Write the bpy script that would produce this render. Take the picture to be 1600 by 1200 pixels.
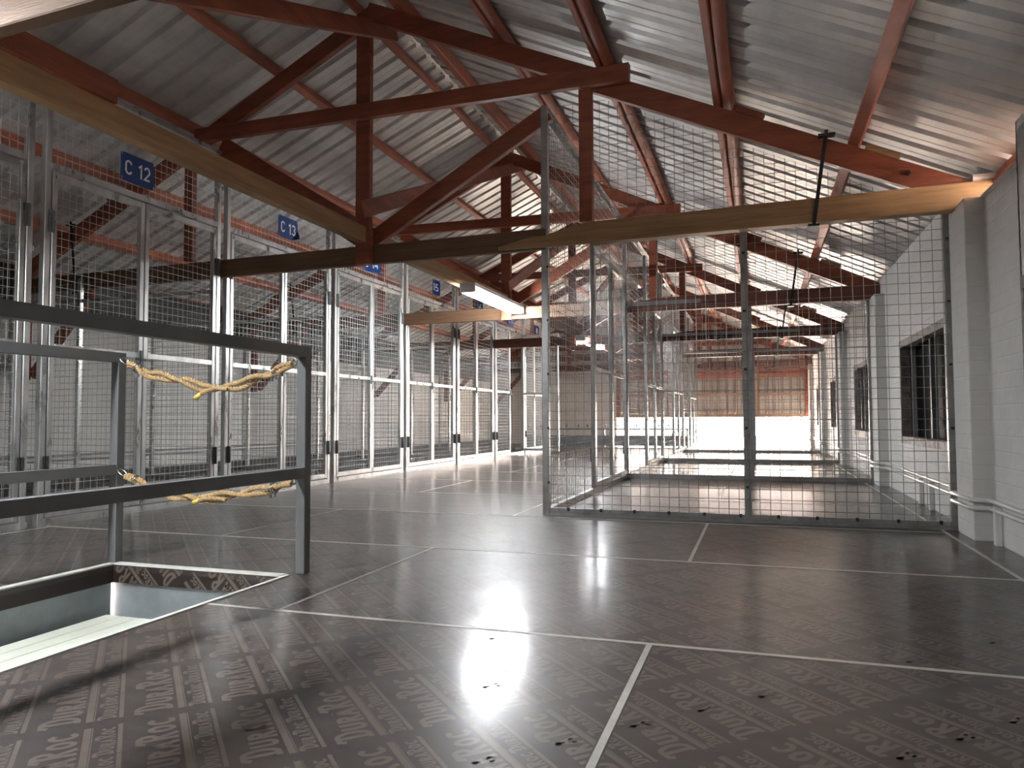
import bpy, math, random
from mathutils import Vector, Matrix
random.seed(7)
for o in list(bpy.data.objects): bpy.data.objects.remove(o, do_unlink=True)
S = bpy.context.scene
COL = S.collection
V = Vector

# ------------------------------------------------------------------ camera
F_PX = 1160.9
yaw, pitch, roll = 0.3200, 0.0463, -0.0040
def cam_axes():
    cy, sy = math.cos(yaw), math.sin(yaw)
    F = V((-sy*math.cos(pitch), cy*math.cos(pitch), math.sin(pitch)))
    R = V((cy, sy, 0)); U = R.cross(F)
    c, s = math.cos(roll), math.sin(roll)
    return R*c+U*s, U*c-R*s, F
R_, U_, F_ = cam_axes()
cd = bpy.data.cameras.new('camera'); cam = bpy.data.objects.new('camera', cd); COL.objects.link(cam)
cd.sensor_fit = 'HORIZONTAL'; cd.sensor_width = 36.0; cd.lens = F_PX/1600*36.0
cd.clip_start = 0.02; cd.clip_end = 200
m = Matrix((( R_.x, U_.x, -F_.x, 0), (R_.y, U_.y, -F_.y, 0), (R_.z, U_.z, -F_.z, 0.62), (0, 0, 0, 1)))
cam.matrix_world = m
S.camera = cam

# ------------------------------------------------------------------ world, exposure
SKY = 20.0
w = bpy.data.worlds.new('world'); S.world = w; w.use_nodes = True
bg = w.node_tree.nodes['Background']
bg.inputs[0].default_value = (1.0, 0.85, 0.76, 1); bg.inputs[1].default_value = SKY
S.view_settings.view_transform = 'Standard'
try: S.view_settings.look = 'None'
except Exception: pass
S.view_settings.exposure = 1.4; S.view_settings.gamma = 1.0
S.view_settings.use_curve_mapping = False
LAMP = 56.0          # strength of the fluorescent tubes

sd = bpy.data.lights.new('sun', 'SUN'); sd.energy = 80.0; sd.color = (1.0, 0.86, 0.74); sd.angle = 0.02
sun = bpy.data.objects.new('sun', sd); COL.objects.link(sun); sun.rotation_euler = (math.radians(-52), math.radians(8), 0)

# ------------------------------------------------------------------ materials
def mat(name, color, rough=0.5, metal=0.0, var=0.0, scale=6.0, stretch=(1, 1, 1), bump=0.0, bscale=40.0,
        spec=0.5, coat=0.0, rvar=0.0, color2=None, detail=6, emit=None, estr=0.0, coat_rough=0.1):
    mt = bpy.data.materials.new(name); mt.use_nodes = True
    nt = mt.node_tree; b = nt.nodes['Principled BSDF']
    b.inputs['Roughness'].default_value = rough; b.inputs['Metallic'].default_value = metal
    b.inputs['Specular IOR Level'].default_value = spec
    b.inputs['Coat Weight'].default_value = coat; b.inputs['Coat Roughness'].default_value = coat_rough
    b.inputs['Base Color'].default_value = (*color, 1)
    if emit:
        b.inputs['Emission Color'].default_value = (*emit, 1); b.inputs['Emission Strength'].default_value = estr
    if var or rvar or bump or color2:
        tc = nt.nodes.new('ShaderNodeTexCoord'); mp = nt.nodes.new('ShaderNodeMapping')
        mp.inputs['Scale'].default_value = stretch
        nt.links.new(tc.outputs['Object'], mp.inputs[0])
        nz = nt.nodes.new('ShaderNodeTexNoise'); nz.inputs['Scale'].default_value = scale
        nz.inputs['Detail'].default_value = detail; nz.inputs['Roughness'].default_value = 0.62
        nt.links.new(mp.outputs[0], nz.inputs['Vector'])
        cr = nt.nodes.new('ShaderNodeValToRGB')
        c2 = color2 if color2 else tuple(min(1, c*(1+var)) for c in color)
        c1 = color if color2 else tuple(c*(1-var) for c in color)
        cr.color_ramp.elements[0].position = 0.32; cr.color_ramp.elements[1].position = 0.68
        cr.color_ramp.elements[0].color = (*c1, 1); cr.color_ramp.elements[1].color = (*c2, 1)
        nt.links.new(nz.outputs['Fac'], cr.inputs[0]); nt.links.new(cr.outputs[0], b.inputs['Base Color'])
        if rvar:
            mr = nt.nodes.new('ShaderNodeMapRange')
            mr.inputs['From Min'].default_value = 0.3; mr.inputs['From Max'].default_value = 0.7
            mr.inputs['To Min'].default_value = max(0.02, rough-rvar); mr.inputs['To Max'].default_value = rough+rvar
            nt.links.new(nz.outputs['Fac'], mr.inputs[0]); nt.links.new(mr.outputs[0], b.inputs['Roughness'])
        if bump:
            n2 = nt.nodes.new('ShaderNodeTexNoise'); n2.inputs['Scale'].default_value = bscale; n2.inputs['Detail'].default_value = 4
            nt.links.new(mp.outputs[0], n2.inputs['Vector'])
            bp = nt.nodes.new('ShaderNodeBump'); bp.inputs['Strength'].default_value = bump; bp.inputs['Distance'].default_value = 0.01
            nt.links.new(n2.outputs['Fac'], bp.inputs['Height']); nt.links.new(bp.outputs[0], b.inputs['Normal'])
    return mt

M = {}
M['red'] = mat('red_oxide_timber', (0.255, 0.066, 0.030), 0.5, var=0.32, scale=3, stretch=(1, 1, 6), bump=0.35, bscale=30)
M['red_purlin'] = mat('red_oxide_pole', (0.42, 0.135, 0.078), 0.55, var=0.3, scale=5, stretch=(1, .3, 1), bump=0.5, bscale=20)
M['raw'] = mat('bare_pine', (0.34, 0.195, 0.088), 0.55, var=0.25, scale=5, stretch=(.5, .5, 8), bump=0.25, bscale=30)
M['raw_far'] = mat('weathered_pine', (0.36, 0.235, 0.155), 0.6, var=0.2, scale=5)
M['raw_shaded'] = mat('shaded_pine', (0.15, 0.080, 0.042), 0.6, var=0.25, scale=5, stretch=(.5, .5, 8), bump=0.25, bscale=30)  # bare pine again, with the shade on the left tie lengths put into its colour
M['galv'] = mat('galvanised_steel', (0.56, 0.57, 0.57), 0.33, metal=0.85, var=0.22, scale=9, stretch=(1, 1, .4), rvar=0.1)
M['galv_dark'] = mat('darker_galvanised_steel', (0.36, 0.36, 0.355), 0.4, metal=0.75, var=0.25, scale=9, rvar=0.08)  # darker galvanised steel, used for the right-hand enclosures
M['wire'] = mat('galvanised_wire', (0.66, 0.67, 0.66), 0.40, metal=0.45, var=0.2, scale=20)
M['wire_dark'] = mat('darker_wire', (0.32, 0.31, 0.30), 0.45, metal=0.4, var=0.3, scale=20)  # darker wire, used for the enclosures and cage partitions
M['roof'] = mat('corrugated_zinc', (0.66, 0.635, 0.61), 0.42, metal=0.35, var=0.16, scale=1.6, stretch=(2.5, .9, 2.5), rvar=0.06)
M['clad'] = mat('aged_zinc_cladding', (0.50, 0.46, 0.42), 0.55, metal=0.1, var=0.2, scale=3)
M['rail'] = mat('grey_rail_paint', (0.15, 0.155, 0.16), 0.40, var=0.08, scale=8)
M['rail_light'] = mat('light_grey_rail_paint', (0.30, 0.31, 0.32), 0.38, var=0.06, scale=8)
M['steel_beam'] = mat('blue_grey_steel', (0.24, 0.27, 0.29), 0.45, var=0.2, scale=5)
M['film'] = None
M['print'] = mat('film_print', (0.125, 0.097, 0.083), 0.42, var=0.08, scale=20, spec=0.5, coat=0.5, coat_rough=0.18)
M['seam'] = mat('seam_filler', (0.52, 0.50, 0.46), 0.45, var=0.15, scale=12)
M['edge_white'] = mat('white_edge_angle', (0.72, 0.72, 0.68), 0.4, var=0.08, scale=10)
M['cream'] = mat('cream_panel', (0.66, 0.69, 0.60), 0.4, var=0.06, scale=6)
M['wallside'] = mat('limewashed_wall', (0.70, 0.685, 0.66), 0.7, var=0.07, scale=2.5, bump=0.5, bscale=11)
M['white'] = mat('white_gloss_paint', (0.72, 0.71, 0.69), 0.35, var=0.04, scale=4)
M['winframe'] = mat('peeling_window_frame', (0.16, 0.13, 0.12), 0.6, color2=(0.42, 0.38, 0.36), scale=18, bump=0.6, bscale=30)
M['dark'] = mat('dark_pane', (0.005, 0.005, 0.006), 0.6, spec=0.06)
M['bar'] = mat('window_bar', (0.13, 0.135, 0.14), 0.5, metal=0.0)
M['black'] = mat('black_steel', (0.02, 0.018, 0.017), 0.5, var=.2, scale=10)
M['sign'] = mat('blue_sign', (0.010, 0.036, 0.15), 0.4, var=0.12, scale=12)
M['signtext'] = mat('sign_lettering', (0.75, 0.78, 0.80), 0.5)
M['rope'] = mat('sisal_rope', (0.50, 0.34, 0.17), 0.8, var=0.28, scale=60, bump=0.5, bscale=160)
M['tape'] = mat('yellow_tape', (0.80, 0.62, 0.16), 0.45)
M['chrome'] = mat('bright_zinc', (0.65, 0.65, 0.63), 0.2, metal=1.0)
M['lampbody'] = mat('lamp_housing', (0.78, 0.79, 0.80), 0.4)
M['tube'] = mat('lit_tube', (1, 1, 1), 0.4, emit=(0.94, 0.98, 1.0), estr=LAMP)
M['skirt'] = mat('dark_skirting', (0.05, 0.05, 0.05), 0.5)
M['terrace'] = mat('pale_terrace', (0.75, 0.73, 0.70), 0.7, var=.05)
M['edgeply'] = mat('ply_film_edge', (0.022, 0.014, 0.012), 0.3, var=.2, scale=14)

def film_material():
    mt = bpy.data.materials.new('phenolic_film_floor'); mt.use_nodes = True
    nt = mt.node_tree; b = nt.nodes['Principled BSDF']
    tc = nt.nodes.new('ShaderNodeTexCoord')
    def noise(scale, detail, stretch=(1, 1, 1), rot=0):
        mp = nt.nodes.new('ShaderNodeMapping'); mp.inputs['Scale'].default_value = stretch
        mp.inputs['Rotation'].default_value = (0, 0, rot)
        nt.links.new(tc.outputs['Object'], mp.inputs[0])
        n = nt.nodes.new('ShaderNodeTexNoise'); n.inputs['Scale'].default_value = scale; n.inputs['Detail'].default_value = detail
        nt.links.new(mp.outputs[0], n.inputs['Vector']); return n
    n1 = noise(2.2, 8, (1, 2.2, 1), 0.5)
    cr = nt.nodes.new('ShaderNodeValToRGB')
    cr.color_ramp.elements[0].position = 0.3; cr.color_ramp.elements[1].position = 0.75
    cr.color_ramp.elements[0].color = (0.032, 0.025, 0.023, 1); cr.color_ramp.elements[1].color = (0.046, 0.036, 0.033, 1)
    nt.links.new(n1.outputs['Fac'], cr.inputs[0]); nt.links.new(cr.outputs[0], b.inputs['Base Color'])
    mr = nt.nodes.new('ShaderNodeMapRange'); mr.inputs['From Min'].default_value = .3; mr.inputs['From Max'].default_value = .7
    mr.inputs['To Min'].default_value = 0.36; mr.inputs['To Max'].default_value = 0.46
    n2 = noise(3.5, 8, (1, 3, 1), -0.6)
    nt.links.new(n2.outputs['Fac'], mr.inputs[0]); nt.links.new(mr.outputs[0], b.inputs['Roughness'])
    b.inputs['Specular IOR Level'].default_value = 0.55; b.inputs['Coat Weight'].default_value = 0.55; b.inputs['Coat Roughness'].default_value = 0.16
    n3 = noise(5, 3, (1, 1, 1)); bp = nt.nodes.new('ShaderNodeBump'); bp.inputs['Strength'].default_value = 0.06; bp.inputs['Distance'].default_value = 0.01
    nt.links.new(n3.outputs['Fac'], bp.inputs['Height']); nt.links.new(bp.outputs[0], b.inputs['Normal'])
    return mt
M['film'] = film_material()

# ------------------------------------------------------------------ mesh builder
class MB:
    def __init__(s): s.v = []; s.f = []; s.sm = []; s.mi = []; s.cur = 0
    def face(s, idx, smooth=False): s.f.append(idx); s.sm.append(smooth); s.mi.append(s.cur)
    def poly(s, pts):
        n = len(s.v); s.v += [tuple(p) for p in pts]; s.face(tuple(range(n, n+len(pts)))); return s
    def prism(s, p0, p1, prof0, prof1=None, smooth=False, caps=True):
        prof1 = prof1 or prof0; n = len(s.v); k = len(prof0)
        s.v += [tuple(p0+q) for q in prof0] + [tuple(p1+q) for q in prof1]
        for i in range(k):
            j = (i+1) % k; s.face((n+i, n+j, n+k+j, n+k+i), smooth)
        if caps: s.face(tuple(range(n+k-1, n-1, -1))); s.face(tuple(range(n+k, n+2*k)))
        return s
    def beam(s, p0, p1, w, h, up=(0, 0, 1), c=0.0):
        p0, p1, up = V(p0), V(p1), V(up); d = (p1-p0).normalized()
        a = d.cross(up).normalized(); b = a.cross(d).normalized(); w2, h2 = w/2, h/2
        if c: pr = [(-w2+c, -h2), (w2-c, -h2), (w2, -h2+c), (w2, h2-c), (w2-c, h2), (-w2+c, h2), (-w2, h2-c), (-w2, -h2+c)]
        else: pr = [(-w2, -h2), (w2, -h2), (w2, h2), (-w2, h2)]
        return s.prism(p0, p1, [a*x+b*y for x, y in pr])
    def box(s, x0, x1, y0, y1, z0, z1, c=0.0):
        return s.beam(((x0+x1)/2, (y0+y1)/2, z0), ((x0+x1)/2, (y0+y1)/2, z1), abs(x1-x0), abs(y1-y0), (0, 1, 0), c)
    def tube(s, pts, r, n=8, closed=False, smooth=True):
        pts = [V(p) for p in pts]; N = len(pts); base = len(s.v); prev = None
        for i, p in enumerate(pts):
            d = (pts[min(i+1, N-1)]-pts[max(i-1, 0)]).normalized() if not closed else (pts[(i+1) % N]-pts[i-1]).normalized()
            ref = prev if prev is not None else (V((0, 0, 1)) if abs(d.z) < .9 else V((1, 0, 0)))
            a = (ref-d*ref.dot(d)).normalized(); prev = a; b = d.cross(a)
            rr = r[i] if isinstance(r, (list, tuple)) else r
            for k in range(n):
                t = 2*math.pi*k/n; s.v.append(tuple(p+a*(math.cos(t)*rr)+b*(math.sin(t)*rr)))
        M_ = N if closed else N-1
        for i in range(M_):
            for k in range(n):
                a0 = base+i*n; a1 = base+((i+1) % N)*n
                s.face((a0+k, a0+(k+1) % n, a1+(k+1) % n, a1+k), smooth)
        if not closed:
            s.face(tuple(base+k for k in range(n-1, -1, -1))); s.face(tuple(base+(N-1)*n+k for k in range(n)))
        return s
    def build(s, name, mats, parent=None, kind=None):
        off = wloc(parent) if parent else V((0, 0, 0))
        me = bpy.data.meshes.new(name)
        me.from_pydata([(a-off.x, b-off.y, c-off.z) for a, b, c in s.v], [], s.f)
        me.polygons.foreach_set('use_smooth', s.sm)
        if not isinstance(mats, (list, tuple)): mats = [mats]
        for x in mats: me.materials.append(x)
        if len(mats) > 1: me.polygons.foreach_set('material_index', s.mi)
        me.update()
        o = bpy.data.objects.new(name, me); COL.objects.link(o)
        if parent: o.parent = parent
        if kind: o['kind'] = kind
        return o
def wloc(o):
    l = V(o.location)
    while o.parent: o = o.parent; l += V(o.location)
    return l
def tag(o, label, cat, group=None, kind=None):
    o['label'] = label; o['category'] = cat
    if group: o['group'] = group
    if kind: o['kind'] = kind
    return o
def thing(name, loc, label, cat, group=None, kind=None):
    o = bpy.data.objects.new(name, None); COL.objects.link(o); o.location = loc; o.empty_display_size = .1
    return tag(o, label, cat, group, kind)
def copy_tree(o, parent=None, top=True):
    c = o.copy(); COL.objects.link(c); c.parent = parent
    for ch in list(o.children): copy_tree(ch, c)
    return c

def wires(mb, O, U, W, lu, lv, sp, r=0.0017, top=None, bot=0.0, jit=0.0012):
    """square wire mesh in the plane O + u*U + v*W"""
    O, U, W = V(O), V(U), V(W); N = U.cross(W).normalized()
    def run(a, b, lat):
        L = (b-a).length
        if L < .01: return
        k = max(1, int(L/0.5)); pts = [a.lerp(b, i/k) for i in range(k+1)]
        for i in range(1, k): pts[i] = pts[i]+lat*random.uniform(-jit, jit)+N*random.uniform(-jit, jit)
        base = len(mb.v)
        for p in pts:
            for q in (lat*r, N*r, lat*-r, N*-r): mb.v.append(tuple(p+q))
        for i in range(k):
            for j in range(4):
                mb.face((base+i*4+j, base+i*4+(j+1) % 4, base+i*4+4+(j+1) % 4, base+i*4+4+j), True)
    n = int(round(lu/sp)); 
    for i in range(n+1):
        u = lu*i/n; t = top(u) if top else lv
        if t > bot: run(O+U*u+W*bot, O+U*u+W*t, U)
    m_ = int(round((lv-bot)/sp))
    for j in range(m_+1):
        v = bot+(lv-bot)*j/m_
        if top:
            us = [lu*i/60 for i in range(61) if top(lu*i/60) >= v]
            if len(us) < 2: continue
            a, b_ = us[0], us[-1]
        else: a, b_ = 0, lu
        run(O+U*a+W*v+N*2*r, O+U*b_+W*v+N*2*r, W)

# ------------------------------------------------------------------ dimensions
XR_, XL_ = 1.10, -6.30            # inner faces of the side walls
XRDG = -2.63; Y_END = 17.55; Y_BACK = -3.0
CX = -4.0                         # front plane of the row of cages on the left
def zr_right(x): return 2.40-0.47*x          # top of the right rafters
def zr_left(x): return 3.636+0.45*(x-XRDG)   # top of the left rafters
def ztop(x): return zr_right(x) if x > XRDG else zr_left(x)
HX0, HX1, HY0, HY1 = -2.64, -1.79, 0.2, 2.52   # stair hatch

# ------------------------------------------------------------------ floor with printed film
SHEET_Y = [-2.82+1.222*i for i in range(0, 18)]    # 0.86 , 2.08, 3.30 ...
SHEET_Y = [2.083+1.222*i for i in range(-4, 13)]
fb = MB()
rects = [(XL_-.1, HX0, Y_BACK, Y_END+.15), (HX1, XR_+.1, Y_BACK, Y_END+.15), (HX0, HX1, Y_BACK, HY0), (HX0, HX1, HY1, Y_END+.15)]
for x0, x1, y0, y1 in rects: fb.box(x0, x1, y0, y1, -0.022, 0.0)
# lettering: strokes in a 1 x 1 cell, condensed slab capitals
def strokes(ch):
    def arc(cx, cy, rx, ry, a0, a1, n):
        return [(cx+rx*math.cos(math.radians(a0+(a1-a0)*i/n)), cy+ry*math.sin(math.radians(a0+(a1-a0)*i/n))) for i in range(n+1)]
    if ch == 'D': return [[(.30, .08), (.30, .92)], [(-.12, .80), (-.05, .92), (.35, .92)]+arc(.45, .5, .40, .42, 80, -80, 7)+[(.35, .08), (.12, .08)]]
    if ch == 'U': return [[(.15, 1), (.15, .3)]+arc(.45, .3, .30, .22, 200, 340, 4)+[(.75, .3), (.75, 1)]]
    if ch == 'R': return [[(.25, 0), (.25, .92)], [(-.12, .80), (-.05, .92), (.4, .92)]+arc(.42, .71, .32, .21, 70, -90, 5)+[(.25, .5)], [(.42, .48), (.80, 0)]]
    if ch == 'r': return [[(.18, 0), (.18, .95)], [(.18, .92), (.4, .92)]+arc(.42, .72, .28, .20, 70, -90, 4)+[(.2, .5)], [(.42, .48), (.75, 0)]]
    if ch == 'A': return [[(.05, 0), (.42, .98)], [(.40, .98), (.80, 0)], [(.2, .3), (.65, .3)]]
    if ch == 'O': return [arc(.45, .5, .33, .42, 0, 360, 10)]
    if ch == 'C': return [arc(.5, .5, .36, .42, 50, 310, 8)]
def strokes_index(ch, st): return [len(q) for q in strokes(ch)].index(len(st))
def word_quads(h, length):
    """'DuraRoc' in small capitals, baseline at 0, from 0 to length"""
    seq = [('D', 1.0), ('U', .66), ('r', .66), ('A', .66), ('R', .96), ('O', .66), ('C', .66)]
    tot = sum(.9*(.5+.5*s) for _, s in seq); adv = length/tot; x = 0; out = []
    for ch, s in seq:
        cw = adv*(.5+.5*s)*.80; chh = h*s; t = h*.15
        for st in strokes(ch):
            P = [V((x+a*cw, b*chh)) for a, b in st]
            P = [P[0]]+[b_ for a_, b_ in zip(P[:-1], P[1:]) if (b_-a_).length > 1e-6]
            closed = (P[0]-P[-1]).length < 1e-5
            if not closed: P[0] = P[0]-(P[1]-P[0]).normalized()*t*.3; P[-1] = P[-1]+(P[-1]-P[-2]).normalized()*t*.3
            L = []; K = len(P)
            for i in range(K):
                d1 = (P[i]-P[i-1]).normalized() if i > 0 else ((P[0]-P[-2]).normalized() if closed else None)
                d2 = (P[i+1]-P[i]).normalized() if i < K-1 else ((P[1]-P[0]).normalized() if closed else None)
                d1 = d1 or d2; d2 = d2 or d1
                n1, n2 = V((-d1.y, d1.x)), V((-d2.y, d2.x)); n = (n1+n2)
                n = n.normalized() if n.length > .1 else n1
                n = n*(t*.5/max(.5, n.dot(n1))); L.append(n)
            for i in range(K-1): out.append([P[i]-L[i], P[i+1]-L[i+1], P[i+1]+L[i+1], P[i]+L[i], st is st and strokes_index(ch, st)])
        x += adv*(.5+.5*s)*.9
    return out
def rq(a, b, c, d): return [V((a, b)), V((c, b)), V((c, d)), V((a, d)), 0]
motif = word_quads(.076, .292)                     # origin: u start, baseline at bar's inner edge; text grows away
motif = [[V((p.x+.005, p.y+.004)) for p in q[:4]]+[q[4]] for q in motif]
motif += [rq(0, -.018, .30, -.005), rq(0, -.0215, .30, -.0195)]
small = []
for k in (0, 1):
    small += [[V((p.x+.004+k*.148, p.y+.003)) for p in q[:4]]+[q[4]] for q in word_quads(.036, .140)]
small += [rq(0, -.010, .149, -.0015), rq(.152, -.010, .30, -.0015)]
def clip(poly, x0, x1, y0, y1):
    for ax, lim, sg in ((0, x0, 1), (0, x1, -1), (1, y0, 1), (1, y1, -1)):
        out = []
        for i in range(len(poly)):
            a, b = poly[i], poly[(i+1) % len(poly)]
            da, db = (a[ax]-lim)*sg, (b[ax]-lim)*sg
            if da >= 0: out.append(a)
            if (da < 0) != (db < 0): out.append(a.lerp(b, da/(da-db)))
        poly = out
        if len(poly) < 3: return []
    return poly
def print_rect(mb, x0, x1, y0, y1, du, dv, place):
    q2 = math.sqrt(.5)
    us = [(y-x)*q2 for x in (x0, x1) for y in (y0, y1)]; vs = [(x+y)*q2 for x in (x0, x1) for y in (y0, y1)]
    for i in range(int((min(us)-du)/.336)-2, int((max(us)-du)/.336)+2):
        for j in range(int((min(vs)-dv)/.1735)-2, int((max(vs)-dv)/.1735)+3):
            for off, mo in ((0, motif), (.064, small)):
                u0, v0 = du+i*.336, dv+j*.1735+off
                cu, cv = u0+.15, v0
                X, Y = (cv-cu)*q2, (cv+cu)*q2
                if X < x0-.25 or X > x1+.25 or Y < y0-.25 or Y > y1+.25: continue
                for q in mo:
                    P = [V(((v0-p.y-(u0+p.x))*q2, (v0-p.y+(u0+p.x))*q2)) for p in q[:4]]
                    P = clip(P, x0, x1, y0, y1)
                    if P: mb.poly([place(p, q[4]*.00012) for p in P])
fb.cur = 1
g = .012
for r in range(len(SHEET_Y)-1):
    y0, y1 = SHEET_Y[r], SHEET_Y[r+1]
    if y1 < .5 or y0 > 3.9: continue
    xs = [-.295+2.44*k for k in range(-3, 2)] if (r % 2 == 1) else [-1.495+2.44*k for k in range(-2, 2)]
    xs = sorted(x for x in xs if XL_ < x < .95)
    xs = [XL_]+xs+[.94]
    for a, b in zip(xs[:-1], xs[1:]):
        a = max(a, -3.98)
        if b <= a: continue
        first = (abs(y0-SHEET_Y[3]) < .01)
        du, dv = (1.444, .082) if (y0 < 1.5) else (1.444+.05*random.uniform(-1, 1), .08+.05*random.uniform(-1, 1))
        lo = max(y0, .6)
        pieces = []
        if y0 < HY1 and a < HX1:
            if b > HX1: pieces.append((HX1+.012, b, lo, y1))
            pieces.append((a, min(b, HX0), lo, y1)) if a < HX0 else None
            if y1 > HY1: pieces.append((max(a, HX0), min(b, HX1+.012), max(lo, HY1+.02), y1))
        else: pieces.append((a, b, lo, y1))
        for p in pieces:
            if p[1]-p[0] > .03 and p[3]-p[2] > .03:
                print_rect(fb, p[0]+g, p[1]-g, p[2]+g, p[3]-g, du, dv, lambda q, l: (q.x, q.y, 0.0004+l))
floor = fb.build('floor', [M['film'], M['print']], kind='structure')
tag(floor, 'dark brown film-faced plywood floor printed with pale diagonal lettering', 'floor')

tn = [0]
def trim(label, mb, material):
    tn[0] += 1
    o = mb.build('trim_%d' % tn[0], material, kind='structure'); return tag(o, label, 'trim')
jw = .016
for i, y in enumerate(SHEET_Y):
    if y < .5: continue
    b = MB()
    if y < HY1: b.box(HX1, .94, y-jw/2, y+jw/2, -.003, .0012); b.box(CX+.03, HX0, y-jw/2, y+jw/2, -.003, .0012)
    else: b.box(CX+.03, XR_-.01 if i % 2 else .94, y-jw/2, y+jw/2, -.003, .0012)
    trim('pale cross seam of the plywood floor, number %d counting from the camera' % (i+1-sum(q < .5 for q in SHEET_Y)), b, M['seam'])
for r in range(len(SHEET_Y)-1):
    y0, y1 = SHEET_Y[r], SHEET_Y[r+1]
    if y1 < .5: continue
    xs = [-.295+2.44*k for k in range(-3, 2)] if (r % 2 == 1) else [-1.495+2.44*k for k in range(-2, 2)]
    xs = [x for x in xs if CX < x < .9 and not (HX0 < x < HX1 and y0 < HY1)]
    for x in xs:
        b = MB().box(x-jw/2, x+jw/2, y0+jw/2, y1-jw/2, -.003, .0011)
        trim('short lengthwise floor seam %.1f m ahead of the camera and %.1f m to its %s' % ((y0+y1)/2, abs(x), 'left' if x < 0 else 'right'), b, M['seam'])
b = MB().box(.94-.008, .94+.008, .5, Y_END, -.003, .0014)
trim('long floor seam running parallel to the right wall', b, M['seam'])
# white angle round the hatch
b = MB()
b.box(HX1-.004, HX1+.014, HY0, HY1+.03, -.03, .004); b.box(HX0-.035, HX0, HY0, HY1+.035, -.004, .006)
b.box(HX0, HX1-.004, HY1, HY1+.038, -.004, .006)
trim('white metal edging round the stair opening in the floor', b, M['edge_white'])

# ------------------------------------------------------------------ walls
def brick_bump(mt):
    nt = mt.node_tree; b = nt.nodes['Principled BSDF']
    tc = nt.nodes.new('ShaderNodeTexCoord'); mp = nt.nodes.new('ShaderNodeMapping'); mp.inputs['Rotation'].default_value = (math.pi/2, 0, math.pi/2)
    sp = nt.nodes.new('ShaderNodeSeparateXYZ'); cb = nt.nodes.new('ShaderNodeCombineXYZ')
    nt.links.new(tc.outputs['Object'], sp.inputs[0]); nt.links.new(sp.outputs['Y'], cb.inputs['X']); nt.links.new(sp.outputs['Z'], cb.inputs['Y'])
    br = nt.nodes.new('ShaderNodeTexBrick'); br.inputs['Scale'].default_value = 1.0
    br.inputs['Brick Width'].default_value = .23; br.inputs['Row Height'].default_value = .075; br.inputs['Mortar Size'].default_value = .006
    br.inputs['Mortar Smooth'].default_value = .6
    nt.links.new(cb.outputs[0], br.inputs['Vector'])
    bp = nt.nodes.new('ShaderNodeBump'); bp.inputs['Strength'].default_value = .35; bp.inputs['Distance'].default_value = .006; bp.invert = True
    nt.links.new(br.outputs['Fac'], bp.inputs['Height'])
    old = b.inputs['Normal'].links[0].from_node; nt.links.new(old.outputs[0], bp.inputs['Normal']); nt.links.new(bp.outputs[0], b.inputs['Normal'])
brick_bump(M['wallside'])
WIN = [(2.05, 3.765), (5.10, 6.74), (8.20, 9.80), (11.27, 12.87), (14.3, 15.9)]
WZ0, WZ1 = .41, 1.23
b = MB(); yprev = Y_BACK; wt = .22
def wtop(y): return 1.92 if y < 4.45 else 1.90
edges = [Y_BACK]+[e for p in WIN for e in p]+[Y_END+.15]
for i in range(0, len(edges), 2): 
    a, c_ = edges[i], edges[i+1]
    if a < 4.45 < c_: b.box(XR_, XR_+wt, a, 3.75, 0, 1.92); b.box(XR_, XR_+wt, 3.75, 4.45, 0, 1.75); b.box(XR_, XR_+wt, 4.45, c_, 0, 1.90)
    else: b.box(XR_, XR_+wt, a, c_, 0, wtop(a+.1))
for a, c_ in WIN: b.box(XR_, XR_+wt, a, c_, 0, WZ0); b.box(XR_, XR_+wt, a, c_, WZ1, wtop(a))
for k in range(-1, 5):
    y = 4.29+3.10*k; b.box(XR_-.085, XR_+.01, y, y+.32, 0, 1.735, .004)
wr = b.build('wall_right', M['wallside'], kind='structure'); tag(wr, 'whitewashed brick wall with shallow piers and barred windows', 'wall')
b = MB().box(XL_-.22, XL_, Y_BACK, Y_END+.15, -.02, 1.52)
tag(b.build('wall_left', M['wallside'], kind='structure'), 'whitewashed brick wall behind the row of cages', 'wall')
b = MB().box(XL_, XL_+.015, Y_BACK, Y_END-.1, 0, .11)
tag(b.build('baseboard_left', M['skirt'], kind='structure'), 'dark skirting along the wall behind the cages', 'baseboard')
b = MB().box(XL_-.2, XR_+.2, Y_BACK-.2, Y_BACK, -.02, 3.6)
tag(b.build('wall_back', M['wallside'], kind='structure'), 'white wall closing the loft behind the camera', 'wall')
b = MB().box(XL_, -3.20, Y_END, Y_END+.2, -.02, 1.76)
tag(b.build('wall_far', M['wallside'], kind='structure'), 'whitewashed masonry at the far end left of the bright opening', 'wall')

b = MB().box(XL_-.20, XL_-.04, Y_BACK, Y_END+.15, 1.52, 2.02)
o = b.build('trim_90', M['skirt'], kind='structure'); tag(o, 'dark boarding between the left wall head and the roof', 'trim')
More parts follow.
